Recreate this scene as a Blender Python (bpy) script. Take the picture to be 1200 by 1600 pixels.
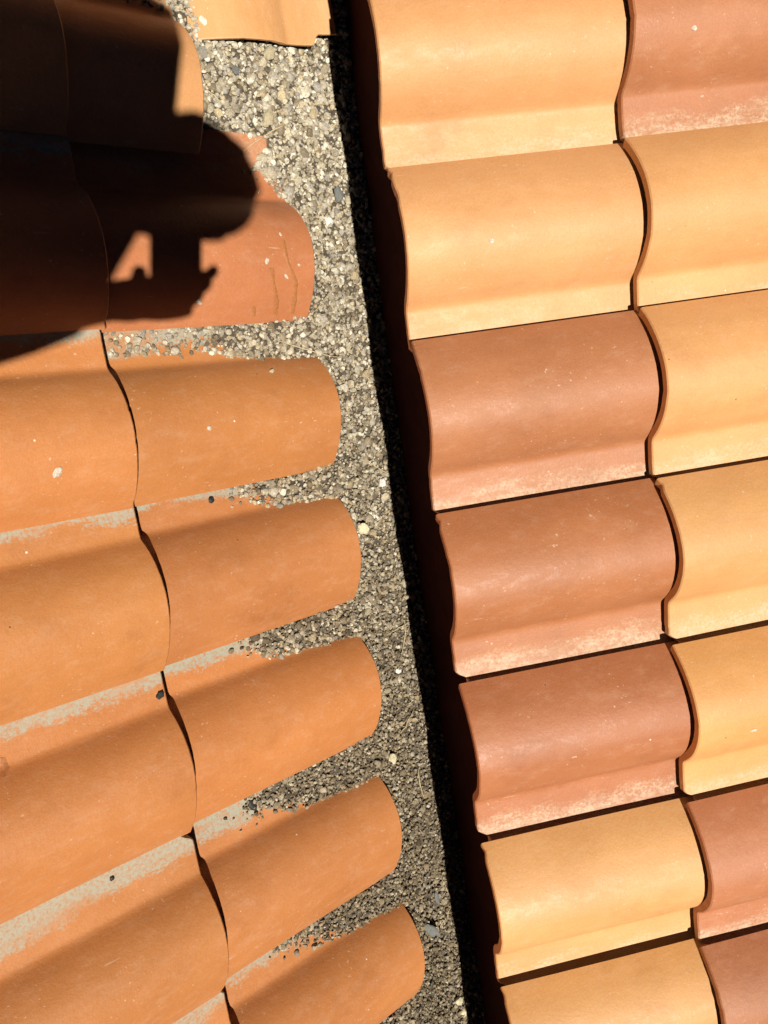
import bpy, bmesh, math, random
import numpy as np
from mathutils import Vector, Matrix, Quaternion, noise

scene = bpy.context.scene
C = scene.collection
for o in list(bpy.data.objects):
    bpy.data.objects.remove(o)
random.seed(11)
rng = np.random.default_rng(5)

# ------------------------------------------------------------------ camera
F_PX = 1250.0                                   # focal length in pixels of a 1200 x 1600 picture
CAM = Vector((-0.45048, -0.2799, 0.87272))
RM = Matrix(((0.897976, -0.148581, 0.414202),   # world -> camera (x right, y down, z forward)
             (-0.186526, -0.981048, 0.052465),
             (0.398556, -0.124371, -0.908672)))
cam_data = bpy.data.cameras.new('camera')
cam_data.sensor_fit = 'VERTICAL'
cam_data.sensor_height = 36.0
cam_data.lens = 36.0 * F_PX / 1600.0
cam_data.clip_start = 0.01
cam_data.clip_end = 500.0
cam = bpy.data.objects.new('camera', cam_data)
C.objects.link(cam)
cam.matrix_world = Matrix.Translation(CAM) @ Matrix((RM[0], -RM[1], -RM[2])).transposed().to_4x4()
scene.camera = cam

# ------------------------------------------------------------------ sky, sun, exposure
def cam_dir(px, py):
    return (RM.transposed() @ Vector((px - 600.0, py - 800.0, F_PX))).normalized()
LIGHT = cam_dir(279, 362)                       # direction in which the sunlight travels
TO_SUN = -LIGHT
world = bpy.data.worlds.new('World')
scene.world = world
world.use_nodes = True
wn = world.node_tree.nodes
sky = wn.new('ShaderNodeTexSky')
sky.sky_type = 'NISHITA'
sky.sun_disc = False
sky.sun_elevation = math.asin(TO_SUN.z)
sky.sun_rotation = math.atan2(TO_SUN.x, TO_SUN.y)
sky.altitude = 5000.0
sky.air_density = 0.12
sky.dust_density = 0.0
sky.ozone_density = 1.0
world.node_tree.links.new(sky.outputs['Color'], wn['Background'].inputs['Color'])
wn['Background'].inputs['Strength'].default_value = 0.05
sun_data = bpy.data.lights.new('sun', 'SUN')
sun_data.energy = 5.0
sun_data.angle = math.radians(0.53)
sun_data.color = (1.0, 0.955, 0.87)
sun = bpy.data.objects.new('sun', sun_data)
C.objects.link(sun)
sun.rotation_euler = LIGHT.to_track_quat('-Z', 'Y').to_euler()
sun.location = (0, 0, 4)
scene.view_settings.view_transform = 'Standard'
scene.view_settings.look = 'None'
scene.view_settings.exposure = 0.25
scene.view_settings.gamma = 1.0
scene.view_settings.use_curve_mapping = False
scene.cycles.use_denoising = True
scene.cycles.max_bounces = 3
scene.cycles.diffuse_bounces = 1
scene.cycles.glossy_bounces = 1
scene.cycles.use_adaptive_sampling = True
scene.cycles.adaptive_threshold = 0.02

# ------------------------------------------------------------------ helpers
def link(name, mesh, mat=None, parent=None):
    o = bpy.data.objects.new(name, mesh)
    C.objects.link(o)
    if mat is not None and len(mesh.materials) == 0:
        mesh.materials.append(mat)
    o.parent = parent
    return o
def tag(o, label=None, cat=None, group=None, kind=None):
    if label: o['label'] = label
    if cat: o['category'] = cat
    if group: o['group'] = group
    if kind: o['kind'] = kind
    return o
def mesh_from(name, verts, faces, smooth=True, angle=None):
    me = bpy.data.meshes.new(name)
    me.from_pydata([tuple(v) for v in verts], [], faces)
    me.update()
    if smooth:
        me.polygons.foreach_set('use_smooth', [True] * len(me.polygons))
        if angle:
            me.set_sharp_from_angle(angle=math.radians(angle))
    return me

class N:                                       # small node-tree writer
    def __init__(self, name):
        self.m = bpy.data.materials.new(name)
        self.m.use_nodes = True
        self.t = self.m.node_tree
        self.b = self.t.nodes['Principled BSDF']
    def n(self, typ, **kw):
        nd = self.t.nodes.new(typ)
        for k, v in kw.items():
            if k.startswith('i_'):
                nd.inputs[k[2:].replace('_', ' ')].default_value = v
            else:
                setattr(nd, k, v)
        return nd
    def l(self, a, b):
        self.t.links.new(a, b)
    def val(self, sock, x):
        if hasattr(x, 'is_output'):
            self.l(x, sock)
        else:
            sock.default_value = x
    def math(self, op, a, b=0.0, clamp=False):
        nd = self.n('ShaderNodeMath', operation=op, use_clamp=clamp)
        self.val(nd.inputs[0], a); self.val(nd.inputs[1], b)
        return nd.outputs[0]
    def mix(self, fac, a, b, blend='MIX'):
        nd = self.n('ShaderNodeMix', data_type='RGBA', blend_type=blend)
        self.val(nd.inputs[0], fac)
        for s, x in ((nd.inputs[6], a), (nd.inputs[7], b)):
            self.val(s, x)
        return nd.outputs[2]
    def ramp(self, x, lo, hi, a=0.0, b=1.0):
        nd = self.n('ShaderNodeMapRange', interpolation_type='SMOOTHSTEP')
        self.val(nd.inputs[0], x)
        for i, v in ((1, lo), (2, hi), (3, a), (4, b)):
            self.val(nd.inputs[i], v)
        return nd.outputs[0]
    def noise(self, vec, scale, detail=3.0, rough=0.55):
        nd = self.n('ShaderNodeTexNoise', i_Scale=scale, i_Detail=detail, i_Roughness=rough)
        self.l(vec, nd.inputs['Vector'])
        return nd.outputs['Fac']
    def mapped(self, vec, scale=(1, 1, 1), rot=(0, 0, 0), off=None):
        nd = self.n('ShaderNodeMapping')
        nd.inputs['Scale'].default_value = scale
        nd.inputs['Rotation'].default_value = rot
        self.l(vec, nd.inputs['Vector'])
        if off is not None:
            self.l(off, nd.inputs['Location'])
        return nd.outputs[0]

# ------------------------------------------------------------------ materials
W = 0.21                                        # cover width of one tile row
def tile_material():
    k = N('fired_clay')
    tc = k.n('ShaderNodeTexCoord').outputs['Object']
    info = k.n('ShaderNodeObjectInfo')
    rnd = k.math('MULTIPLY', info.outputs['Random'], 37.0)
    off = k.n('ShaderNodeCombineXYZ')
    for i in range(3):
        k.l(rnd, off.inputs[i])
    p = k.mapped(tc, off=off.outputs[0])
    sep = k.n('ShaderNodeSeparateXYZ'); k.l(tc, sep.inputs[0])
    t = k.math('DIVIDE', k.math('MULTIPLY', sep.outputs[1], -1.0), W)      # 0 at the roll's free edge, 1 at the next roll
    col = info.outputs['Color']
    # broad uneven firing, then streaks along the tile, then fine grain
    n1 = k.noise(p, 9.0, 3.0)
    col = k.mix(1.0, col, k.mix(n1, (0.80, 0.75, 0.70, 1), (1.16, 1.20, 1.24, 1)), 'MULTIPLY')
    ps = k.mapped(p, scale=(0.12, 1.0, 1.0))
    n2 = k.noise(ps, 60.0, 2.0)
    col = k.mix(1.0, col, k.mix(n2, (0.95, 0.94, 0.93, 1), (1.05, 1.05, 1.06, 1)), 'MULTIPLY')
    n3 = k.noise(p, 420.0, 3.0, 0.7)
    col = k.mix(1.0, col, k.mix(n3, (0.83, 0.80, 0.77, 1), (1.16, 1.18, 1.20, 1)), 'MULTIPLY')
    # pale dusty bloom, wisps and small specks
    n4 = k.noise(k.mapped(p, scale=(0.7, 1.3, 1.0)), 46.0, 5.0, 0.78)
    col = k.mix(k.ramp(n4, 0.48, 0.80, 0.0, 0.16), col, (0.66, 0.46, 0.30, 1))
    n5 = k.noise(p, 230.0, 2.0, 0.5)
    patch = k.ramp(k.noise(p, 20.0, 2.0), 0.45, 0.65)
    col = k.mix(k.math('MULTIPLY', k.ramp(n5, 0.66, 0.75), k.math('MULTIPLY', patch, 0.5)), col, (0.78, 0.60, 0.42, 1))
    v = k.n('ShaderNodeTexVoronoi', feature='F1', i_Scale=55.0); k.l(p, v.inputs['Vector'])
    sp = k.n('ShaderNodeSeparateColor'); k.l(v.outputs['Color'], sp.inputs[0])
    dot = k.math('MULTIPLY', k.ramp(v.outputs['Distance'], 0.05, 0.085, 1.0, 0.0), k.ramp(sp.outputs[0], 0.965, 0.97))
    col = k.mix(k.math('MULTIPLY', dot, 0.8), col, (0.80, 0.74, 0.62, 1))
    v2 = k.n('ShaderNodeTexVoronoi', feature='F1', i_Scale=70.0); k.l(k.mapped(p, scale=(1, 1, 1), rot=(0, 0, 0.6)), v2.inputs['Vector'])
    sp2 = k.n('ShaderNodeSeparateColor'); k.l(v2.outputs['Color'], sp2.inputs[0])
    dk = k.math('MULTIPLY', k.ramp(v2.outputs['Distance'], 0.05, 0.09, 1.0, 0.0), k.ramp(sp2.outputs[1], 0.985, 0.99))
    col = k.mix(k.math('MULTIPLY', dk, 0.85), col, (0.07, 0.05, 0.035, 1))
    sm = k.noise(k.mapped(p, scale=(0.8, 1.0, 1.0), rot=(0.3, 0.1, 1.1)), 13.0, 5.0, 0.68)
    col = k.mix(k.ramp(sm, 0.54, 0.76, 0.0, 0.34), col, k.mix(1.0, col, (0.62, 0.55, 0.50, 1), 'MULTIPLY'))
    # thin hair-like scratches
    sc_ = k.noise(k.mapped(p, scale=(30.0, 260.0, 80.0), rot=(0, 0, 0.7)), 1.0, 2.0, 0.5)
    scm = k.math('MULTIPLY', k.ramp(sc_, 0.70, 0.76), k.ramp(k.noise(p, 26.0, 2.0), 0.56, 0.66))
    col = k.mix(k.math('MULTIPLY', scm, 0.3), col, (0.76, 0.62, 0.48, 1))
    # lime bloom in the pan: its amount is the alpha of the object colour (above 0.7 a harder, greyer crust)
    amt = info.outputs['Alpha']
    e1 = k.noise(k.mapped(p, scale=(0.4, 1, 1)), 26.0, 5.0, 0.7)
    e2 = k.noise(p, 260.0, 3.0, 0.7)
    edge = k.math('ADD', t, k.math('MULTIPLY', k.math('SUBTRACT', e1, 0.5), 0.36))
    edge = k.math('ADD', edge, k.math('MULTIPLY', k.math('SUBTRACT', e2, 0.5), 0.16))
    soft = k.math('MULTIPLY', k.math('MULTIPLY', k.ramp(edge, 0.83, 0.96), k.ramp(e2, 0.34, 0.60, 0.25, 1.0)), k.ramp(k.noise(k.mapped(p, scale=(0.5, 1.6, 1)), 34.0, 4.0, 0.75), 0.36, 0.60, 0.25, 1.0))
    crust = k.math('MULTIPLY', k.math('MULTIPLY', k.ramp(edge, 0.84, 0.90), k.ramp(e2, 0.34, 0.54, 0.30, 1.0)), k.ramp(k.noise(k.mapped(p, scale=(0.35, 1, 1)), 22.0, 4.0, 0.7), 0.33, 0.52, 0.30, 1.0))
    is_crust = k.math('GREATER_THAN', amt, 0.7)
    band = k.math('ADD', k.math('MULTIPLY', soft, k.math('SUBTRACT', 1.0, is_crust)), k.math('MULTIPLY', crust, is_crust))
    band = k.math('MULTIPLY', band, amt, True)
    col = k.mix(band, col, k.mix(is_crust, (0.64, 0.53, 0.37, 1), k.mix(e2, (0.30, 0.28, 0.205, 1), (0.43, 0.41, 0.315, 1))))
    k.l(col, k.b.inputs['Base Color'])
    rough = k.ramp(n4, 0.3, 0.75, 0.44, 0.70)
    k.l(k.math('ADD', rough, k.math('MULTIPLY', band, 0.2), True), k.b.inputs['Roughness'])
    k.b.inputs['Specular IOR Level'].default_value = 0.5
    bp = k.n('ShaderNodeBump', i_Strength=0.32, i_Distance=0.0015)
    hgt = k.noise(p, 170.0, 4.0, 0.75)
    k.l(hgt, bp.inputs['Height']); k.l(bp.outputs[0], k.b.inputs['Normal'])
    return k.m
M_TILE = tile_material()

def rough_material(name, c1, c2, scale=60.0, rough=0.9, bump=0.4, dist=0.004):
    k = N(name)
    tc = k.n('ShaderNodeTexCoord').outputs['Object']
    n1 = k.noise(tc, scale, 5.0, 0.65)
    n2 = k.noise(tc, scale * 6, 3.0, 0.7)
    col = k.mix(k.ramp(n1, 0.3, 0.7), (*c1, 1), (*c2, 1))
    col = k.mix(k.ramp(n2, 0.64, 0.72, 0.0, 0.5), col, (min(1, c2[0] * 1.7), min(1, c2[1] * 1.8), min(1, c2[2] * 1.9), 1))
    k.l(col, k.b.inputs['Base Color'])
    k.b.inputs['Roughness'].default_value = rough
    k.b.inputs['Specular IOR Level'].default_value = 0.15
    bp = k.n('ShaderNodeBump', i_Strength=bump, i_Distance=dist)
    k.l(k.math('ADD', n1, k.math('MULTIPLY', n2, 0.4)), bp.inputs['Height'])
    k.l(bp.outputs[0], k.b.inputs['Normal'])
    return k.m
M_DECK = rough_material('roofing_felt', (0.018, 0.017, 0.016), (0.032, 0.03, 0.028), 40.0)
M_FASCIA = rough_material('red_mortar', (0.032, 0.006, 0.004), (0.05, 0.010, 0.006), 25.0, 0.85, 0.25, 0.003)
M_SILT = rough_material('dark_silt', (0.07, 0.055, 0.038), (0.17, 0.14, 0.10), 160.0, 0.95, 0.8, 0.004)

def gravel_material():
    k = N('gravel_stone')
    tc = k.n('ShaderNodeTexCoord').outputs['Object']
    at = k.n('ShaderNodeAttribute', attribute_name='stone')
    n1 = k.noise(tc, 420.0, 4.0, 0.7)
    n2 = k.noise(tc, 1300.0, 2.0, 0.6)
    col = k.mix(1.0, at.outputs['Color'], k.mix(k.ramp(n1, 0.3, 0.7), (0.66, 0.62, 0.55, 1), (1.25, 1.25, 1.25, 1)), 'MULTIPLY')
    col = k.mix(k.ramp(n2, 0.62, 0.72, 0.0, 0.35), col, (0.06, 0.05, 0.035, 1))
    k.l(col, k.b.inputs['Base Color'])
    k.b.inputs['Roughness'].default_value = 0.82
    k.b.inputs['Specular IOR Level'].default_value = 0.25
    bp = k.n('ShaderNodeBump', i_Strength=0.5, i_Distance=0.0012)
    k.l(n1, bp.inputs['Height']); k.l(bp.outputs[0], k.b.inputs['Normal'])
    return k.m
M_GRAVEL = gravel_material()

# ------------------------------------------------------------------ the two roof planes
TH = 0.32713                                    # pitch of both slopes
ZL, YL = -0.23208, -0.13674                     # the left plane lies lower; its rows have their own phase
ct, st_ = math.cos(TH), math.sin(TH)
FR = Matrix(((ct, 0, -st_, 0), (0, 1, 0, 0), (st_, 0, ct, 0), (0, 0, 0, 1)))
FL = Matrix(((-ct, 0, st_, 0), (0, -1, 0, 0), (st_, 0, ct, ZL), (0, 0, 0, 1)))
FLI = FL.inverted()

HR = 0.056                                      # height of the roll over the pan
_pt = np.array([-0.035, 0.0, 0.05, 0.12, 0.2, 0.29, 0.38, 0.46, 0.525, 0.58, 0.625, 0.66, 0.69, 0.712, 0.728, 0.742, 0.77, 0.82, 0.88, 0.94, 1.0, 1.08, 1.14])
_pz = np.array([0.205, 0.335, 0.50, 0.69, 0.845, 0.96, 1.0, 0.967, 0.88, 0.765, 0.635, 0.505, 0.37, 0.25, 0.16, 0.105, 0.075, 0.045, 0.012, 0.0, 0.012, 0.07, 0.13])
def profile_z(t):
    """height of a tile's upper face over the pan, t in cover widths (smooth cubic through the points)"""
    t = np.clip(np.asarray(t, float), _pt[0], _pt[-1])
    m = np.gradient(_pz, _pt)
    i = np.clip(np.searchsorted(_pt, t) - 1, 0, len(_pt) - 2)
    h = _pt[i + 1] - _pt[i]
    u = (t - _pt[i]) / h
    z = (_pz[i] * (2*u**3 - 3*u**2 + 1) + m[i] * h * (u**3 - 2*u**2 + u)
         + _pz[i + 1] * (-2*u**3 + 3*u**2) + m[i + 1] * h * (u**3 - u**2))
    return z * HR
EXPO, LAP, STEP = 0.36, 0.05, 0.0185            # exposed length, hidden head lap, height of one course over the next
TK = 0.0125

def tile_mesh(length, seed, cut=False, cutfun=None, chips=1.0):
    """S-shaped interlocking tile: x runs up the slope from the front edge, t (= -y / W) across, roll first."""
    r = random.Random(seed)
    ts = np.concatenate([np.linspace(_pt[0], 0.0, 4)[:-1], np.linspace(0, 1.0, 58), np.linspace(1.0, _pt[-1], 6)[1:]])
    top = np.stack([ts * W, profile_z(ts)], 1)
    d = np.gradient(top, axis=0)
    nrm = np.stack([-d[:, 1], d[:, 0]], 1); nrm /= np.linalg.norm(nrm, axis=1)[:, None]
    bot = top - nrm * TK
    n = len(ts)
    # wear of the front edge: a slow wave, a fine jitter and a few chips
    ph = r.uniform(0, 6)
    fx = np.zeros(n)
    for i, t in enumerate(ts):
        fx[i] = 0.0005 * math.sin(t * 5 + ph) + r.uniform(-0.00012, 0.00012)
        if cutfun: fx[i] += cutfun(t)
        if t > 0.955: fx[i] += min(0.014, (t - 0.955) * W * 1.7)
    for _ in range(int(3 * chips)):
        c = r.uniform(0, 1.0); wd = r.uniform(0.010, 0.03); dp = r.uniform(0.0002, 0.0008)
        fx += dp * np.exp(-((ts - c) / wd) ** 2)
    if r.random() < 0.6 * chips:
        fx += r.uniform(0.0015, 0.004) * np.exp(-((ts - r.choice((0.0, 0.97))) / 0.02) ** 2)
    xs = [0.0, 0.0016, 0.02, 0.08, 0.16, 0.24, 0.32, length]
    xs = [x for x in xs if x < length - 0.01] + [length]
    sag = r.uniform(-0.0012, 0.0012); wob = r.uniform(-0.0010, 0.0010)
    verts, faces = [], []
    inset = 0.0016
    for j, x in enumerate(xs):
        sh = inset if j == 0 else 0.0
        u = x / length
        dz = sag * math.sin(u * math.pi)
        for i in range(n):
            a = top[i] - nrm[i] * sh
            verts.append((x + fx[i] * (1 - u), -a[0], a[1] + dz + wob * math.sin(u * 3 + ts[i] * 4)))
        for i in range(n):
            a = bot[i] + nrm[i] * sh
            verts.append((x + fx[i] * (1 - u), -a[0], a[1] + dz + wob * math.sin(u * 3 + ts[i] * 4)))
    m2 = 2 * n
    for j in range(len(xs) - 1):
        A, Bq = j * m2, (j + 1) * m2
        for i in range(n - 1):
            faces.append((A + i, A + i + 1, Bq + i + 1, Bq + i))
            faces.append((A + n + i + 1, A + n + i, Bq + n + i, Bq + n + i + 1))
        faces.append((A + n, A, Bq, Bq + n))
        faces.append((A + n - 1, A + m2 - 1, Bq + m2 - 1, Bq + n - 1))
    e = (len(xs) - 1) * m2
    for i in range(n - 1):
        faces.append((i, n + i, n + i + 1, i + 1))
        faces.append((e + i, e + i + 1, e + n + i + 1, e + n + i))
    return mesh_from('roof_tile', verts, faces, True, 38)

def place_tile(root, row_y, s0, length, tilt, colour, eff, seed, cutfun=None, dz=0.0, yaw=0.0, label=None, cant=0.0, low=1.0):
    me = tile_mesh(length, seed, cutfun=cutfun)
    o = link('roof_tile', me, M_TILE, root)
    o.location = (s0, row_y, dz)
    o.scale = (1, 1, low)
    o.rotation_euler = (cant + rr.uniform(-0.004, 0.004), math.atan(tilt) + rr.uniform(-0.002, 0.002), yaw)
    o.color = (*colour, eff)
    if label: o['label'] = label
    return o
TILT = STEP / EXPO

OCHRE = (0.645, 0.33, 0.130)
OCHRE2 = (0.63, 0.31, 0.110)
BROWN = (0.42, 0.158, 0.063)
BROWN2 = (0.42, 0.167, 0.073)
ORANGE = (0.51, 0.194, 0.061)
RUSSET = (0.475, 0.180, 0.072)
def vary(c, r, a=0.05):
    f = 1 + r.uniform(-a, a)
    return tuple(x * f * (1 + r.uniform(-0.025, 0.025)) for x in c)

def roof_root(name, frame, label):
    e = bpy.data.objects.new(name, None)
    C.objects.link(e)
    e.matrix_world = frame
    e.empty_display_size = 0.1
    tag(e, label, 'roof')
    return e
rr = random.Random(3)
right_roof = roof_root('tiled_roof', FR, 'roof slope of ochre and red-brown tiles standing high along the gravel channel')
left_roof = roof_root('tiled_roof', FL, 'roof slope of orange tiles whose cut ends dip into the gravel')

# right slope: roll edge of row k at y = -W k (plus the small shifts of the real rows)
R_SHIFT = {-1: -0.010, 0: -0.012, 1: -0.001, 2: -0.001, 3: -0.008, 4: -0.013, 5: -0.007}
first = {-4: OCHRE, -3: BROWN, -2: OCHRE2, -1: OCHRE, 0: OCHRE, 1: BROWN2, 2: BROWN, 3: BROWN, 4: OCHRE, 5: OCHRE2, 6: BROWN, 7: OCHRE}
second = {-4: BROWN, -3: OCHRE, -2: OCHRE, -1: BROWN2, 0: OCHRE, 1: OCHRE, 2: OCHRE, 3: OCHRE2, 4: BROWN2, 5: BROWN2, 6: OCHRE, 7: BROWN}
for k_ in range(-4, 8):
    y = -W * k_ + R_SHIFT.get(k_, -0.008)
    c1, c2 = first[k_], second[k_]
    e_of = lambda c: 0.69 if c in (BROWN, BROWN2) else 0.55
    SR = 0.286 - 0.003 * k_
    place_tile(right_roof, y, -0.0008 * k_, SR + LAP + 0.0008 * k_, TILT, vary(c1, rr), e_of(c1), 100 + k_, yaw=rr.uniform(-0.006, 0.006))
    # fronts of the second course: z of the front sits STEP above the course below
    dz2 = -TILT * SR + STEP
    place_tile(right_roof, y + rr.uniform(-0.0015, 0.0015), SR + rr.uniform(-0.0012, 0.0012), EXPO + LAP, TILT,
               vary(c2, rr), e_of(c2), 200 + k_, dz=dz2, yaw=rr.uniform(-0.006, 0.006))
    c3 = rr.choice((OCHRE, OCHRE2, BROWN))
    place_tile(right_roof, y, SR + EXPO, EXPO + LAP, TILT, vary(c3, rr), e_of(c3), 300 + k_, dz=-TILT * SR + STEP)

# left slope: local y is -Y of the world, so row k starts at local y = -(YL - W k)
SL = 0.355
LOW = 0.88                                      # the rolls of the left slope are a little flatter
L_CUT = {-3: 0.10, -2: 0.12, -1: 0.188, 0: 0.060, 1: 0.056, 2: 0.058, 3: 0.061, 4: 0.063, 5: 0.058, 6: 0.06, 7: 0.06}
L_SEAM = {0: 0.356, 1: 0.363, 2: 0.363, 3: 0.368, 4: 0.368, 5: 0.366}
L_SHIFT = {0: -0.003, 1: -0.006, 2: -0.018, 3: -0.022, 4: -0.015}
lcol = {-1: OCHRE, -2: ORANGE, -3: OCHRE2, 0: RUSSET}
for k_ in range(-3, 8):
    y = -(YL - W * k_) + L_SHIFT.get(k_, -0.004 if k_ < 0 else -0.015)
    SL = L_SEAM.get(k_, 0.36)
    c1 = lcol.get(k_, ORANGE)
    cut = L_CUT[k_]
    dz1 = TILT * (SL - cut) * 0.35
    place_tile(left_roof, y, cut, SL + LAP - cut, TILT, vary(c1, rr, 0.07), 0.3 if k_ == 0 else 1.0, 400 + k_, dz=dz1 - 0.0, low=LOW, yaw=rr.uniform(-0.006, 0.006))
    z_at = dz1 - TILT * (SL - cut)
    z2 = z_at + STEP - 0.002
    place_tile(left_roof, y, SL, EXPO + LAP, TILT, vary(lcol.get(k_, ORANGE), rr, 0.07), 0.9, 500 + k_, cant=-0.05, dz=z2, low=LOW, yaw=rr.uniform(-0.006, 0.006))
    z3 = z2 - TILT * EXPO + STEP
    place_tile(left_roof, y, SL + EXPO, EXPO + LAP, TILT, vary(ORANGE, rr, 0.05), 0.8, 600 + k_, dz=z3, low=LOW)
    place_tile(left_roof, y, SL + 2 * EXPO, EXPO + LAP, TILT, vary(ORANGE, rr, 0.05), 0.8, 700 + k_, dz=z3, low=LOW)

def box(name, x0, x1, y0, y1, z0, z1, mat, parent):
    vs = [(x, y, z) for x in (x0, x1) for y in (y0, y1) for z in (z0, z1)]
    fs = [(0, 1, 3, 2), (4, 6, 7, 5), (0, 4, 5, 1), (2, 3, 7, 6), (0, 2, 6, 4), (1, 5, 7, 3)]
    return link(name, mesh_from(name, vs, fs, False), mat, parent)
Y0, Y1 = -1.75, 1.0
box('roof_deck', 0.12, 1.05, Y0, Y1, -0.075, -0.045, M_DECK, right_roof)
box('roof_deck', 0.02, 1.48, -Y1, -Y0, -0.075, -0.045, M_DECK, left_roof)

g_v = [(-600, -600, -3.6), (600, -600, -3.6), (600, 600, -3.6), (-600, 600, -3.6)]
ground = link('ground', mesh_from('ground', g_v, [(0, 1, 2, 3)], False), rough_material('garden_earth', (0.06, 0.055, 0.03), (0.09, 0.10, 0.045), 0.6, 0.95, 0.2, 0.05))
tag(ground, kind='structure')

# mortar face under the cut tiles of the right slope
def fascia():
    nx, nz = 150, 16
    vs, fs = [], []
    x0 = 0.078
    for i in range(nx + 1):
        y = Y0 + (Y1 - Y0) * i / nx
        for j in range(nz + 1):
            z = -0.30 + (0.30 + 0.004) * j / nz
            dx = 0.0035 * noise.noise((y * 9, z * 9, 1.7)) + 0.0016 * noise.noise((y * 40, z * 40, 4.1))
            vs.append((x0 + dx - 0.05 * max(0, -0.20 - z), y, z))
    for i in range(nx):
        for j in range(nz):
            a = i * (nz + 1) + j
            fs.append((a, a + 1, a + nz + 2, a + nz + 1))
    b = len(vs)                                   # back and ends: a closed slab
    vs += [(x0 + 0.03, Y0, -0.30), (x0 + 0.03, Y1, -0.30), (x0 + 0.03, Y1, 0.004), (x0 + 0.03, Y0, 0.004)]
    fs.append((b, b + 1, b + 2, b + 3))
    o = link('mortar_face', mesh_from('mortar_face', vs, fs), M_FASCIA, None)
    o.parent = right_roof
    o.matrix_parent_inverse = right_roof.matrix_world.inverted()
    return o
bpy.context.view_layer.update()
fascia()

# ------------------------------------------------------------------ gravel channel
_ye = [YL + (0.92 - k) * W for k in (8, 5, 4, 3, 2, 1, 0)] + [YL + 1.10 * W, YL + 1.2 * W, YL + 1.9 * W, YL + 3 * W, YL + 6 * W]
_se = [0.20, 0.26, 0.275, 0.255, 0.22, 0.25, 0.085, 0.085, 0.20, 0.27, 0.34, 0.36]
def tile_top(s, y):
    """local height of the left slope's lower course at (s, world y); -1 where it has no tile"""
    f = (y - YL) / W
    k = -int(math.floor(f))
    t = f - math.floor(f)
    best = -1.0
    for kk, tt in ((k, t), (k + 1, t + 1.0)):
        if tt > 1.13: continue
        cut = L_CUT.get(kk, 0.06)
        if s < cut: continue
        tt += L_SHIFT.get(kk, -0.004 if kk < 0 else -0.015) / W
        if tt < -0.035: continue
        z = TILT * (SL - cut) * 0.35 - TILT * (s - cut) + LOW * float(profile_z(tt))
        best = max(best, z)
    return best
def bed_local(s, y):
    se = float(np.interp(y, _ye, _se)) + 0.022 * noise.noise((y * 30, s * 12, 0.3))
    pan = 0.0048 - TILT * max(0.0, s - 0.058)
    u = (s - 0.058) / (se - 0.058)
    return pan + float(np.interp((y - YL) / W, (0.55, 0.72, 1.10, 1.22), (0.017, 0.006, 0.006, 0.017))) * (1 - max(u, -0.1)) + 0.0009 * noise.noise((s * 45, y * 45, 2.0)) + 0.0003 * noise.noise((s * 130, y * 130, 5.0))
def bed_z(x, y):
    """world height of the gravel surface"""
    def left(xx):
        s = -xx / ct
        zl = bed_local(s, y)
        return ZL + st_ * s + ct * zl
    if x <= -0.055:
        return left(x)
    e = left(-0.055)
    u = min(1.0, (x + 0.055) / 0.075)
    flat = -0.231 + 0.022 * min(1.0, max(0.0, (y + 0.35) / 0.6)) + 0.003 * noise.noise((x * 14, y * 9, 7.0)) + 0.0015 * noise.noise((x * 60, y * 60, 3.0))
    w = u * u * (3 - 2 * u)
    return e * (1 - w) + flat * w

def bed_mesh():
    nx, ny = 70, 300
    vs, fs = [], []
    for i in range(nx + 1):
        x = -0.38 + (0.38 + 0.10) * i / nx
        for j in range(ny + 1):
            y = -1.7 + (1.7 + 0.62) * j / ny
            vs.append((x, y, bed_z(x, y) - 0.0022))
    for i in range(nx):
        for j in range(ny):
            a = i * (ny + 1) + j
            fs.append((a, a + ny + 1, a + ny + 2, a + 1))
    return mesh_from('silt_bed', vs, fs)
bed = link('silt_bed', bed_mesh(), M_SILT)
tag(bed, kind='structure')

def ico(sub):
    bm = bmesh.new()
    bmesh.ops.create_icosphere(bm, subdivisions=sub, radius=1.0)
    v = np.array([q.co[:] for q in bm.verts]); f = np.array([[q.index for q in fc.verts] for fc in bm.faces])
    bm.free()
    return v, f
ICO1, ICO2 = ico(1), ico(2)
def stone_shapes(base, count, rough):
    out = []
    for _ in range(count):
        v = base[0].copy()
        for _c in range(rng.integers(3, 7)):            # a few flat facets
            nrm = rng.normal(size=3); nrm /= np.linalg.norm(nrm)
            dcut = rng.uniform(0.45, 0.82)
            dd = v @ nrm
            v = v - np.outer(np.maximum(dd - dcut, 0), nrm)
        v *= 1 + rng.normal(0, rough, (len(v), 1))
        v *= np.array([1.0, rng.uniform(0.65, 1.0), rng.uniform(0.42, 0.8)])
        out.append(v)
    return out
SH1 = stone_shapes(ICO1, 24, 0.07)
SH2 = stone_shapes(ICO2, 30, 0.045)
PAL = np.array([(0.60, 0.56, 0.47), (0.47, 0.43, 0.35), (0.35, 0.305, 0.235), (0.27, 0.225, 0.16), (0.20, 0.16, 0.11),
                (0.39, 0.32, 0.21), (0.31, 0.285, 0.25), (0.13, 0.105, 0.075), (0.44, 0.39, 0.29)])
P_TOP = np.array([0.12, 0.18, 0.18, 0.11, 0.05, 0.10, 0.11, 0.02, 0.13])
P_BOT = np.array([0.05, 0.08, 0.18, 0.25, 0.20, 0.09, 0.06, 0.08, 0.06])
def rand_rot(tilt=1.0):
    ax = rng.normal(size=3); ax /= np.linalg.norm(ax)
    q = Quaternion(Vector(ax), rng.uniform(0, math.pi) * tilt)
    q = q @ Quaternion((0, 0, 1), rng.uniform(0, 2 * math.pi))
    return np.array(q.to_matrix())

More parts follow.
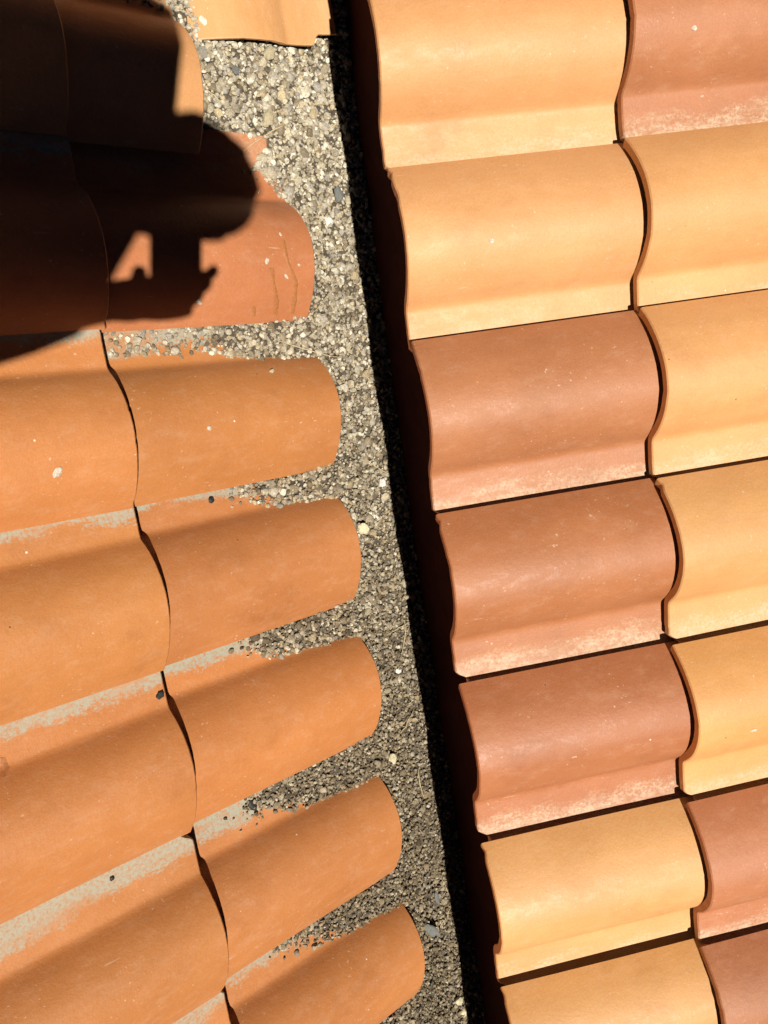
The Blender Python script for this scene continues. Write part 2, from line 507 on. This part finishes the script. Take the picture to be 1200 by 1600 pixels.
def gravel_mesh():
    V, Fc, Cl = [], [], []
    nv = 0
    def add(x, y, z, r, big, u):
        nonlocal nv
        sh, f = (SH2[rng.integers(len(SH2))], ICO2[1]) if big else (SH1[rng.integers(len(SH1))], ICO1[1])
        v = (sh * r) @ rand_rot(0.35).T + np.array((x, y, z))
        V.append(v); Fc.append(f + nv); nv += len(v)
        pw = P_TOP * u + P_BOT * (1 - u)
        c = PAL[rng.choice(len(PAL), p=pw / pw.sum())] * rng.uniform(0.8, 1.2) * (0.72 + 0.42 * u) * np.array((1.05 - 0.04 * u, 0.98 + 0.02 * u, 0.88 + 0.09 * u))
        Cl.append(np.tile(np.append(np.minimum(c, 0.8), 1.0), (len(f) * 3, 1)))
    n_try = 80000
    for q in range(n_try):
        x = rng.uniform(-0.36, 0.078); y = rng.uniform(-1.5, 0.5)
        z = bed_z(x, y)
        s = -x / ct
        on_pan = False
        if s > 0.02:
            p = FLI @ Vector((x, y, z))
            tz = tile_top(p.x, y)
            if z < (FL @ Vector((p.x, -y, tz))).z - 0.0006 and tz > -0.5:
                # a few strays lie on the pans just beyond the edge of the fill
                f = (y - YL) / W
                t = f - math.floor(f)
                k = -int(math.floor(f))
                se = float(np.interp(y, _ye, _se))
                t += L_SHIFT.get(k, -0.004 if k < 0 else -0.015) / W
                if k == 1 and 0.80 < t < 0.99 and s < 0.36 and rng.random() < 0.55 - 0.9 * max(0, s - 0.22):
                    on_pan = True
                elif 0.77 < t < 0.985 and s < se + 0.04 and rng.random() < 0.5 * max(0.0, 1 - max(0.0, s - se + 0.05) / 0.09) * (t - 0.75) / 0.2:
                    on_pan = True
                if not on_pan:
                    continue
                z = (FL @ Vector((p.x, -y, tz))).z
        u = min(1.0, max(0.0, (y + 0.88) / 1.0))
        rn = rng.random()
        if rn < 0.46:
            r = rng.uniform(0.0026, 0.0050) * (0.78 + 0.26 * u)
        elif rn < 0.478:
            r = rng.uniform(0.006, 0.009) * (0.75 + 0.35 * u)
        else:
            r = rng.uniform(0.0013, 0.0028)
        big = r > 0.0026
        if q < n_try * 0.3:
            z += -0.002 + rng.uniform(-0.001, 0.001)
        else:
            z += rng.uniform(-0.0012, 0.0022)
        if on_pan: z += r * 0.35
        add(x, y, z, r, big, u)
    V = np.concatenate(V); Fc = np.concatenate(Fc); Cl = np.concatenate(Cl)
    me = bpy.data.meshes.new('gravel')
    me.vertices.add(len(V)); me.vertices.foreach_set('co', V.astype(np.float32).ravel())
    me.loops.add(Fc.size); me.loops.foreach_set('vertex_index', Fc.astype(np.int32).ravel())
    me.polygons.add(len(Fc)); me.polygons.foreach_set('loop_start', np.arange(0, Fc.size, 3, dtype=np.int32))
    me.update(calc_edges=True)
    at = me.color_attributes.new('stone', 'FLOAT_COLOR', 'CORNER')
    at.data.foreach_set('color', Cl.astype(np.float32).ravel())
    me.polygons.foreach_set('use_smooth', [True] * len(Fc))
    me.set_sharp_from_angle(angle=math.radians(34))
    print('gravel tris', len(Fc))
    return me
gravel = link('gravel', gravel_mesh(), M_GRAVEL)
tag(gravel, 'loose fine gravel and grit filling the channel between the two tiled slopes', 'gravel', kind='stuff')

# ------------------------------------------------------------------ loose tile lying along the channel
def on_plane_z(px, py, z):
    d = cam_dir(px, py)
    return CAM + d * ((z - CAM.z) / d.z)
pa, pb = on_plane_z(292, 70, -0.185), on_plane_z(531, 70, -0.185)
lt = link('roof_tile', tile_mesh(0.40, 901), M_TILE)
wid = (pb - pa).length
ang = math.atan2(pb.y - pa.y, pb.x - pa.x)
lt.location = (pa.x, pa.y, -0.181)
lt.rotation_euler = (math.radians(2.0), 0, ang + math.pi / 2)
lt.scale = (1.0, wid / (1.15 * W), 0.32)
lt.color = (*OCHRE, 0.12)
tag(lt, 'light ochre tile lying loose on the gravel along the channel, its front edge casting a shadow', 'roof tile')

# ------------------------------------------------------------------ the photographer, standing out of frame on the left slope
def at(r, d, f):                                # offsets from the lens: right, down, forward
    return CAM + RM[0] * r + RM[1] * d + RM[2] * f
_nl = Vector((st_, 0, ct))
def joint(px, py, dist):                        # a body point whose shadow falls at that place of the left slope
    d = cam_dir(px, py)
    k = ((Vector((0, 0, ZL)) - CAM).dot(_nl) + 0.035) / d.dot(_nl)
    return CAM + d * k - LIGHT * dist
def skin_mesh(name, verts, edges, radii, sub=2, root=0):
    me = bpy.data.meshes.new(name)
    me.from_pydata([tuple(v) for v in verts], edges, [])
    me.update()
    o = bpy.data.objects.new(name, me)
    C.objects.link(o)
    sk = o.modifiers.new('skin', 'SKIN'); sk.use_smooth_shade = True
    for i, v in enumerate(me.skin_vertices[0].data):
        r = radii[i]
        v.radius = (r, r) if not isinstance(r, tuple) else r
        v.use_root = (i == root)
    sb = o.modifiers.new('sub', 'SUBSURF'); sb.levels = sub; sb.render_levels = sub
    dg = bpy.context.evaluated_depsgraph_get()
    dg.update()
    out = bpy.data.meshes.new_from_object(o.evaluated_get(dg))
    out.name = name
    bpy.data.objects.remove(o)
    out.polygons.foreach_set('use_smooth', [True] * len(out.polygons))
    return out
def plain(name, col, rough=0.7):
    k = N(name)
    tc = k.n('ShaderNodeTexCoord').outputs['Object']
    n = k.noise(tc, 90.0, 3.0)
    k.l(k.mix(n, (col[0] * 0.85, col[1] * 0.85, col[2] * 0.85, 1), (col[0] * 1.15, col[1] * 1.15, col[2] * 1.15, 1)), k.b.inputs['Base Color'])
    k.b.inputs['Roughness'].default_value = rough
    return k.m

head = joint(280, 284, 1.42)
lsh, rsh = joint(198, 70, 1.34), joint(62, 452, 1.27)
chest = joint(62, 200, 1.30)
neck = chest * 0.42 + head * 0.58 + Vector((-0.01, 0, -0.02))
pelvis = Vector((-1.00, -0.22, 0.96))
belly = (pelvis + chest) * 0.5 + Vector((-0.02, 0, 0.03))
relb, rwri = joint(-120, 520, 0.99), at(-0.100, 0.086, -0.012)
lelb = lsh + Vector((-0.19, 0.08, -0.20)); lwri = Vector((-0.80, -0.08, 0.74))
face = (at(0, 0.03, 0) - head).normalized()     # the eyes look at the screen
back = -face
side = face.cross(Vector((0, 0, 1)).cross(face)).normalized()
crown = side if side.dot(head - neck) > 0 else -side
ear = face.cross(crown).normalized()

class Rig:
    def __init__(self): self.v, self.e, self.r = [], [], []
    def add(self, co, r, parent=None):
        self.v.append(Vector(co)); self.r.append(r)
        if parent is not None: self.e.append((parent, len(self.v) - 1))
        return len(self.v) - 1
    def chain(self, parent, pts):
        for co, r in pts: parent = self.add(co, r, parent)
        return parent
def leg_pts(sgn):
    hip = pelvis + Vector((0.03, 0.105 * sgn, -0.14))
    knee = Vector((-0.83, -0.22 + 0.12 * sgn, 0.56))
    ank = Vector((-0.96, -0.22 + 0.13 * sgn, 0.205))
    toe = ank + Vector((0.17, 0.03 * sgn, -0.085))
    return hip, knee, ank, toe
def build_person():
    g = Rig()
    p0 = g.add(pelvis, 0.125)
    p1 = g.add(belly, 0.10, p0)
    p2 = g.add(chest, 0.108, p1)
    p3 = g.add(neck, 0.055, p2)
    p4 = g.add(head - crown * 0.045 + face * 0.012, 0.058, p3)
    p5 = g.add(head + crown * 0.025, 0.072, p4)
    g.add(head + crown * 0.07 + back * 0.01, 0.046, p5)
    g.add(head + face * 0.086 - crown * 0.012, 0.012, p4)                    # nose
    for s_ in (-1, 1):
        g.add(head + ear * 0.074 * s_ - crown * 0.005, 0.013, p4)            # ears
    for s_ in (-1, 1):
        hip, knee, ank, toe = leg_pts(s_)
        g.chain(p0, [(hip, 0.085), ((hip + knee) / 2, 0.075), (knee, 0.055), ((knee * 0.65 + ank * 0.35), 0.055), (ank, 0.038), (toe, 0.032)])
    # right arm and the hand that closes on the phone
    w = g.chain(p2, [(rsh, 0.050), ((rsh + relb) / 2, 0.044), (relb, 0.040), ((relb + rwri) / 2, 0.036), (rwri, 0.026)])
    palm = g.add(at(-0.056, 0.078, 0.006), (0.026, 0.016), w)
    for i, d in enumerate((0.052, 0.067, 0.081, 0.093)):                      # index to little finger: under the back, round the far edge
        ln = (0.004, -0.004, -0.014, -0.026)[i]
        g.chain(palm, [(at(-0.030, d + 0.002, 0.013), 0.0095), (at(0.008, d, 0.0165), 0.0085), (at(0.032 + ln, d - 0.003, 0.012), 0.008), (at(0.041 + ln, d - 0.008, 0.000), 0.007)])
    g.chain(palm, [(at(-0.046, 0.068, -0.010), 0.0115), (at(-0.041, 0.057, -0.018), 0.0095), (at(-0.038, 0.045, -0.020), 0.008)])   # thumb along the near edge
    # left arm resting on the thigh
    w = g.chain(p2, [(lsh, 0.050), ((lsh + lelb) / 2, 0.044), (lelb, 0.040), ((lelb + lwri) / 2, 0.036), (lwri, 0.026)])
    dr = (lwri - lelb).normalized(); sd = dr.cross(Vector((0, 0, 1))).normalized(); dn = dr.cross(sd).normalized()
    if dn.z > 0: dn = -dn
    palm = g.add(lwri + dr * 0.05, (0.034, 0.017), w)
    for i, o_ in enumerate((-0.027, -0.009, 0.009, 0.026)):
        ln = (0.9, 1.0, 0.95, 0.75)[i]
        b = lwri + dr * 0.085 + sd * o_
        g.chain(palm, [(b, 0.009), (b + dr * 0.038 * ln + dn * 0.006, 0.0082), (b + dr * 0.062 * ln + dn * 0.02, 0.0075), (b + dr * 0.074 * ln + dn * 0.036, 0.0065)])
    g.chain(palm, [(lwri + dr * 0.035 - sd * 0.036, 0.011), (lwri + dr * 0.062 - sd * 0.052 + dn * 0.006, 0.0095), (lwri + dr * 0.085 - sd * 0.058 + dn * 0.014, 0.008)])
    return skin_mesh('person', g.v, g.e, g.r, 2)
M_SKIN = plain('skin', (0.48, 0.29, 0.20), 0.55)
M_JACKET = plain('dark_cotton', (0.05, 0.055, 0.07), 0.9)
M_DENIM = plain('denim', (0.04, 0.055, 0.10), 0.9)
M_BOOT = plain('boot_leather', (0.09, 0.055, 0.03), 0.6)
M_HAIR = plain('brown_hair', (0.045, 0.028, 0.018), 0.6)
M_PHONE = plain('black_glass', (0.02, 0.02, 0.022), 0.2)
person = link('person', build_person(), M_SKIN)
tag(person, 'person in a dark jacket standing out of frame, bent over the phone, casting the shadow', 'person')

def garment(name, chains, mat, sub=2, root=0):
    g = Rig()
    for start, pts in chains:
        if start is None:
            g.add(pts[0][0], pts[0][1]); g.chain(0, pts[1:])
        else:
            g.chain(start, pts)
    return link(name, skin_mesh(name, g.v, g.e, g.r, sub, root), mat, person)
garment('jacket', [(None, [(pelvis + Vector((0.02, 0, 0.06)), 0.15), (belly, 0.14), (chest, 0.142), (chest * 0.6 + neck * 0.4, 0.095)]),
                   (2, [(rsh, 0.086), ((rsh + relb) / 2, 0.064), (relb, 0.054), ((relb + rwri) / 2, 0.047), (rwri * 0.9 + relb * 0.1, 0.037)]),
                   (2, [(lsh, 0.104), ((lsh + lelb) / 2, 0.064), (lelb, 0.054), ((lelb + lwri) / 2, 0.047), (lwri * 0.9 + lelb * 0.1, 0.037)])], M_JACKET)
h0, k0, a0, t0 = leg_pts(-1); h1, k1, a1, t1 = leg_pts(1)
garment('trousers', [(None, [(pelvis, 0.138), (h0, 0.10), ((h0 + k0) / 2, 0.09), (k0, 0.07), ((k0 + a0) / 2, 0.066), (a0 + Vector((0, 0, 0.03)), 0.056)]),
                     (0, [(h1, 0.10), ((h1 + k1) / 2, 0.09), (k1, 0.07), ((k1 + a1) / 2, 0.066), (a1 + Vector((0, 0, 0.03)), 0.056)])], M_DENIM)
for a_, t_ in ((a0, t0), (a1, t1)):
    garment('boot', [(None, [(a_ + Vector((0, 0, 0.02)), 0.05), (a_ + Vector((0.0, 0, -0.035)), 0.05), ((a_ + t_) / 2 + Vector((0, 0, -0.012)), 0.046), (t_, 0.040), (t_ + (t_ - a_) * 0.22, 0.030)])], M_BOOT)
# hair: a lumpy cap over crown and back of the head
def hair_mesh():
    v, f = ico(4)
    out = []
    for q in v:
        q = Vector(q)
        w = q.dot(face)
        lump = 1 + 0.12 * noise.noise(q * 3.1) + 0.06 * noise.noise(q * 8.0)
        r = Vector((0.075, 0.082, 0.091))
        co = ear * (q.dot(ear) * r.x) + face * (w * r.y) + crown * (q.dot(crown) * r.z)
        if w > 0.35 and q.dot(crown) < 0.55:
            co *= 0.80                            # stays inside the face
        out.append(head + crown * 0.012 + back * 0.012 + co * lump)
    return mesh_from('hair', out, [tuple(int(i) for i in t) for t in f])
link('hair', hair_mesh(), M_HAIR, person)
M_EYE = plain('eye_white', (0.6, 0.58, 0.55), 0.3)
for s_ in (-1, 1):
    bm = bmesh.new(); bmesh.ops.create_uvsphere(bm, u_segments=14, v_segments=9, radius=0.012)
    bmesh.ops.translate(bm, verts=bm.verts, vec=head + face * 0.064 + ear * 0.029 * s_ + crown * 0.012)
    me = bpy.data.meshes.new('eye'); bm.to_mesh(me); bm.free()
    link('eye', me, M_EYE, person)
g_ = Rig(); a_ = g_.add(head + face * 0.076 - crown * 0.052 - ear * 0.022, 0.006); b_ = g_.add(head + face * 0.082 - crown * 0.052, 0.008, a_); g_.add(head + face * 0.076 - crown * 0.052 + ear * 0.022, 0.006, b_)
link('mouth', skin_mesh('mouth', g_.v, g_.e, g_.r, 2), plain('lips', (0.40, 0.16, 0.13), 0.5), person)

# the phone that takes the picture: its lens sits a few millimetres behind the camera point
def phone():
    bm = bmesh.new()
    bmesh.ops.create_cube(bm, size=1.0)
    bmesh.ops.scale(bm, verts=bm.verts, vec=(0.060, 0.118, 0.008))
    ed = [e for e in bm.edges if abs((e.verts[0].co - e.verts[1].co).z) > 0.004]
    bmesh.ops.bevel(bm, geom=ed, offset=0.009, segments=5, affect='EDGES')
    me = bpy.data.meshes.new('phone'); bm.to_mesh(me); bm.free()
    o = link('phone', me, M_PHONE)
    rot = Matrix((RM[0], -RM[1], -RM[2])).transposed().to_4x4()
    o.matrix_world = Matrix.Translation(at(0.0, 0.037, -0.010)) @ rot
    tag(o, 'black phone held out over the tiles in the right hand', 'phone')
    bm = bmesh.new()
    bmesh.ops.create_cone(bm, cap_ends=True, segments=24, radius1=0.006, radius2=0.0055, depth=0.0024)
    me = bpy.data.meshes.new('lens'); bm.to_mesh(me); bm.free()
    l_ = link('lens', me, M_PHONE, o); l_.location = (0, 0.037, -0.0052)
    sc_ = box('screen', -0.027, 0.027, -0.055, 0.055, 0.0042, 0.0047, plain('screen_glass', (0.015, 0.016, 0.02), 0.08), o)
phone()

# ------------------------------------------------------------------ small things lying about: pebbles, straws, droppings, grit
bpy.context.view_layer.update()
_dg = bpy.context.evaluated_depsgraph_get()
def hit(px, py):
    d = cam_dir(px, py)
    ok, co, no, _i, ob, _m = scene.ray_cast(_dg, CAM + d * 0.05, d)
    return co.copy(), no.copy()
def colour_material(name, c, rough=0.8, grain=500.0, spread=0.25):
    k = N(name)
    tc = k.n('ShaderNodeTexCoord').outputs['Object']
    n = k.noise(tc, grain, 4.0, 0.7)
    lo, hi = 1 - spread, 1 + spread
    k.l(k.mix(k.ramp(n, 0.3, 0.7), (c[0] * lo, c[1] * lo, c[2] * lo, 1), (min(1, c[0] * hi), min(1, c[1] * hi), min(1, c[2] * hi), 1)), k.b.inputs['Base Color'])
    k.b.inputs['Roughness'].default_value = rough
    bp = k.n('ShaderNodeBump', i_Strength=0.4, i_Distance=0.001)
    k.l(n, bp.inputs['Height']); k.l(bp.outputs[0], k.b.inputs['Normal'])
    return k.m
M_WHITE = colour_material('white_quartz', (0.68, 0.65, 0.58))
M_TAN = colour_material('tan_stone', (0.42, 0.35, 0.22))
M_CREAM = colour_material('cream_lichen', (0.60, 0.53, 0.34))
M_SLATE = colour_material('slate_stone', (0.15, 0.15, 0.135))
M_STRAW = colour_material('dry_straw', (0.55, 0.43, 0.24), 0.7)
M_GUANO = colour_material('chalky_white', (0.54, 0.47, 0.37), 0.9, 700.0, 0.35)
M_GRIT = colour_material('black_grit', (0.02, 0.018, 0.015), 0.6)
M_RUST = colour_material('rusty_stain', (0.40, 0.15, 0.05), 0.5, 300.0, 0.15)

def pebble(px, py, rx, ry, rz, yaw, mat, label, name='pebble', sink=0.25, cat='pebble', group=None):
    co, no = hit(px, py)
    v, f = ico(3)
    seed = px * 0.131 + py * 0.077
    out = []
    for q in v:
        q = Vector(q)
        k = 0.9 + 0.38 * noise.noise(q * 1.5 + Vector((seed, 0, 0))) + 0.16 * noise.noise(q * 4.5 + Vector((0, seed, 0)))
        q = q * k
        out.append((q.x * rx, q.y * ry, max(-0.7, min(0.75, q.z)) * rz))
    o = link(name, mesh_from(name, out, [tuple(int(i) for i in t) for t in f], True, 50), mat)
    up = no if no.z > 0.8 else Vector((0, 0, 1))
    o.rotation_euler = (up.to_track_quat('Z', 'Y') @ Quaternion((0, 0, 1), yaw)).to_euler()
    o.location = co + Vector((0, 0, rz * (0.7 - sink)))
    tag(o, label, cat, group)
    return o
pebble(717, 1562, 0.0085, 0.0070, 0.0045, 0.4, M_CREAM, 'cream flake of stone low in the channel, the upper of two touching')
pebble(723, 1581, 0.0090, 0.0068, 0.0045, 2.0, M_CREAM, 'cream flake of stone low in the channel, the lower of two touching')
pebble(731, 1568, 0.0055, 0.0032, 0.003, 1.4, M_WHITE, 'small white chip beside the two cream flakes at the shadow edge')
pebble(613, 1184, 0.0085, 0.0070, 0.005, 0.3, M_CREAM, 'pale angular pebble in the channel right of the third orange row')
pebble(622, 1048, 0.0060, 0.0052, 0.004, 0.8, M_WHITE, 'bright white pebble in the channel beside the second lowest row end')
pebble(585, 806, 0.0085, 0.0036, 0.0035, 1.45, M_WHITE, 'long narrow white pebble standing upright in the picture mid channel')
pebble(597, 754, 0.0078, 0.0060, 0.004, 0.2, M_WHITE, 'broad white pebble close to the shadow edge mid channel')
pebble(566, 826, 0.0100, 0.0080, 0.005, 0.5, M_CREAM, 'pale lumpy pebble touching the end of an orange tile roll')
pebble(418, 186, 0.0120, 0.0085, 0.006, 1.2, M_TAN, 'large tan stone in the upper gravel near the broken tile corner')
pebble(420, 84, 0.0110, 0.0080, 0.006, 0.9, M_TAN, 'large tan stone under the loose tile at the top')
pebble(367, 111, 0.0070, 0.0060, 0.004, 0.9, M_SLATE, 'dark round pebble in the upper gravel')
pebble(512, 346, 0.0090, 0.0075, 0.005, 0.9, M_WHITE, 'white pebble beside the red-brown tile end')
pebble(528, 305, 0.0070, 0.0105, 0.005, 0.2, M_SLATE, 'bluish grey pebble in the channel right of the red-brown tile')
pebble(672, 1452, 0.0075, 0.0200, 0.004, -0.35, M_SLATE, 'long dark grey slab of stone low in the channel')
pebble(682, 1402, 0.0120, 0.0060, 0.004, 0.35, M_SLATE, 'dark grey flat stone above the long slab low in the channel')
pebble(90, 738, 0.0068, 0.0045, 0.0011, 0.3, M_GUANO, 'white bird dropping on the orange tile at the left edge', 'bird_dropping', 0.3, 'dropping')
pebble(768, 376, 0.0032, 0.0028, 0.0008, 0.3, M_GUANO, 'tiny white dropping on the second ochre tile from the top', 'bird_dropping', 0.3, 'dropping')
pebble(1085, 44, 0.0034, 0.0028, 0.0008, 0.3, M_GUANO, 'tiny white dropping on the red-brown tile at the top right', 'bird_dropping', 0.3, 'dropping')
pebble(1178, 1141, 0.0050, 0.0026, 0.0008, 0.5, M_GUANO, 'white dropping on an ochre tile at the right edge', 'bird_dropping', 0.3, 'dropping')
pebble(327, 669, 0.0030, 0.0026, 0.0008, 0.5, M_GUANO, 'small pale dropping on the first orange row beside the seam', 'bird_dropping', 0.3, 'dropping')
pebble(424, 580, 0.0040, 0.0030, 0.0018, 0.5, M_TAN, 'single tan grain lying on the first orange row near its end', 'pebble', 0.3)
pebble(250, 1085, 0.0048, 0.0066, 0.0030, 0.2, M_GRIT, 'black crumb of dirt in the tile trough left of a seam', 'grit', 0.3, 'dirt')
pebble(175, 1372, 0.0032, 0.0026, 0.0020, 0.2, M_GRIT, 'small black crumb in the trough of the lower left row', 'grit', 0.3, 'dirt')
pebble(330, 781, 0.0042, 0.0048, 0.0025, 0.2, M_GRIT, 'black crumb on the pale trough below the first orange row', 'grit', 0.3, 'dirt')
pebble(394, 1258, 0.0085, 0.0050, 0.0030, 0.2, M_GRIT, 'black crust of dirt where the gravel ends in a trough', 'grit', 0.3, 'dirt')

def tube(name, pts, r, mat, label, cat, taper=0.5):
    vs, fs = [], []
    n = len(pts)
    for i, q in enumerate(pts):
        d = (pts[min(n - 1, i + 1)] - pts[max(0, i - 1)]).normalized()
        a = d.cross(Vector((0, 0, 1))).normalized(); b = a.cross(d)
        rr_ = r * (1 - taper * abs(2 * i / (n - 1) - 1) ** 2)
        for j in range(6):
            w = j * math.pi / 3
            vs.append(q + a * math.cos(w) * rr_ + b * math.sin(w) * rr_ * 0.6)
    for i in range(n - 1):
        for j in range(6):
            fs.append((i * 6 + j, i * 6 + (j + 1) % 6, (i + 1) * 6 + (j + 1) % 6, (i + 1) * 6 + j))
    fs.append(tuple(range(5, -1, -1))); fs.append(tuple(range((n - 1) * 6, n * 6)))
    return tag(link(name, mesh_from(name, vs, fs), mat), label, cat)
def straw(path, label, r=0.0007, lift=0.0015, mat=None):
    pts = []
    for i in range(len(path) - 1):
        for u in (0.0, 0.34, 0.67):
            x = path[i][0] * (1 - u) + path[i + 1][0] * u; y = path[i][1] * (1 - u) + path[i + 1][1] * u
            pts.append(hit(x, y)[0])
    pts.append(hit(*path[-1])[0])
    zz = [p_.z for p_ in pts]
    for i, p_ in enumerate(pts):                      # a stiff stalk bridges the hollows
        w = zz[max(0, i - 2):i + 3]
        p_.z = max(sum(w) / len(w), zz[i]) + lift
    tube('straw', pts, r, mat or M_STRAW, label, 'straw')
straw([(378, 238), (396, 224), (412, 214)], 'pale straw on the broken tile corner at the edge of the head shadow', 0.0008)
straw([(400, 222), (425, 205), (444, 196)], 'straw reaching from the broken tile corner into the upper gravel', 0.0008)
straw([(502, 210), (522, 196), (547, 178)], 'straight pale straw crossing into the dark shadow near the top', 0.0009)
straw([(320, 139), (334, 150), (346, 163)], 'short yellow-green straw beside the lit ochre tile end', 0.0010)
straw([(478, 497), (494, 484), (513, 458)], 'straw lying off the corner of the red-brown tile')
straw([(432, 532), (474, 545), (530, 561)], 'long straw lying above the end of the first orange row', 0.0008)
straw([(630, 968), (633, 990), (627, 1021)], 'thin bent straw near the shadow edge in mid channel')
straw([(604, 992), (622, 980), (640, 972)], 'thin straw crossing the bent one in mid channel')
straw([(620, 1152), (632, 1134), (645, 1110)], 'thin straw above the pale angular pebble')
straw([(652, 1200), (655, 1222), (661, 1246)], 'thin straw near the shadow edge low in the channel')
straw([(686, 1448), (694, 1436), (703, 1418)], 'straw with a pale seed head low in the channel', 0.0008)
straw([(688, 1370), (697, 1388), (705, 1408)], 'hair-thin curved straw low in the channel', 0.0005)
straw([(570, 716), (590, 732), (616, 745)], 'thin brown straw pointing at the shadow edge mid channel', 0.0006)

def ribbon(name, path, widths, mat, label, lift=0.00022):
    """a thin dried run that follows the tile it lies on"""
    vs, fs = [], []
    pts = []
    for i in range(len(path) - 1):
        for u in np.linspace(0, 1, 6)[:-1]:
            pts.append((path[i][0] * (1 - u) + path[i + 1][0] * u, path[i][1] * (1 - u) + path[i + 1][1] * u, widths[i] * (1 - u) + widths[i + 1] * u))
    pts.append((*path[-1], widths[-1]))
    for i, (x, y, w) in enumerate(pts):
        w *= 1 + 0.3 * noise.noise((i * 0.7, x, y))
        for j, o_ in enumerate((-1, -0.5, 0, 0.5, 1)):
            co, no = hit(x + w * o_, y)
            vs.append(co + no * (lift * (1.0, 1.8, 2.2, 1.8, 1.0)[j] - (0.0004 if abs(o_) == 1 else 0)))
    for i in range(len(pts) - 1):
        for j in range(4):
            a = i * 5 + j
            fs.append((a, a + 1, a + 6, a + 5))
    return tag(link(name, mesh_from(name, vs, fs), mat), label, 'stain')
ribbon('dried_run', [(423, 418), (428, 445), (432, 470), (430, 493)], [6, 3, 5, 4], M_RUST, 'left of two rusty runs down the red-brown tile end')
ribbon('dried_run', [(442, 375), (450, 410), (462, 440), (460, 470), (457, 490)], [4, 3, 4, 5, 3], M_RUST, 'right of two rusty runs down the red-brown tile end')
ribbon('dried_run', [(396, 478), (397, 486), (396, 494)], [3, 4, 3], M_RUST, 'short rusty run at the lower edge of the red-brown tile')
ribbon('dried_run', [(2, 1184), (6, 1200), (3, 1214)], [8, 11, 6], M_RUST, 'orange stain in the trough at the left edge')
for x, y, w, h_, yaw, lab in ((417, 408, 0.004, 0.003, 0.3, 'whitish crust at the head of the left rusty run'),
                              (447, 432, 0.002, 0.0045, 0.1, 'white crust on the right rusty run'),
                              (438, 366, 0.002, 0.003, 0.6, 'small white crust above the rusty runs'),
                              (467, 414, 0.002, 0.002, 0.6, 'white speck right of the rusty runs'),
                              (310, 470, 0.0026, 0.006, 0.4, 'white streak at the lower edge of the hand shadow')):
    pebble(x, y, w, h_, 0.0009, yaw, M_GUANO, lab, 'bird_dropping', 0.3, 'dropping')
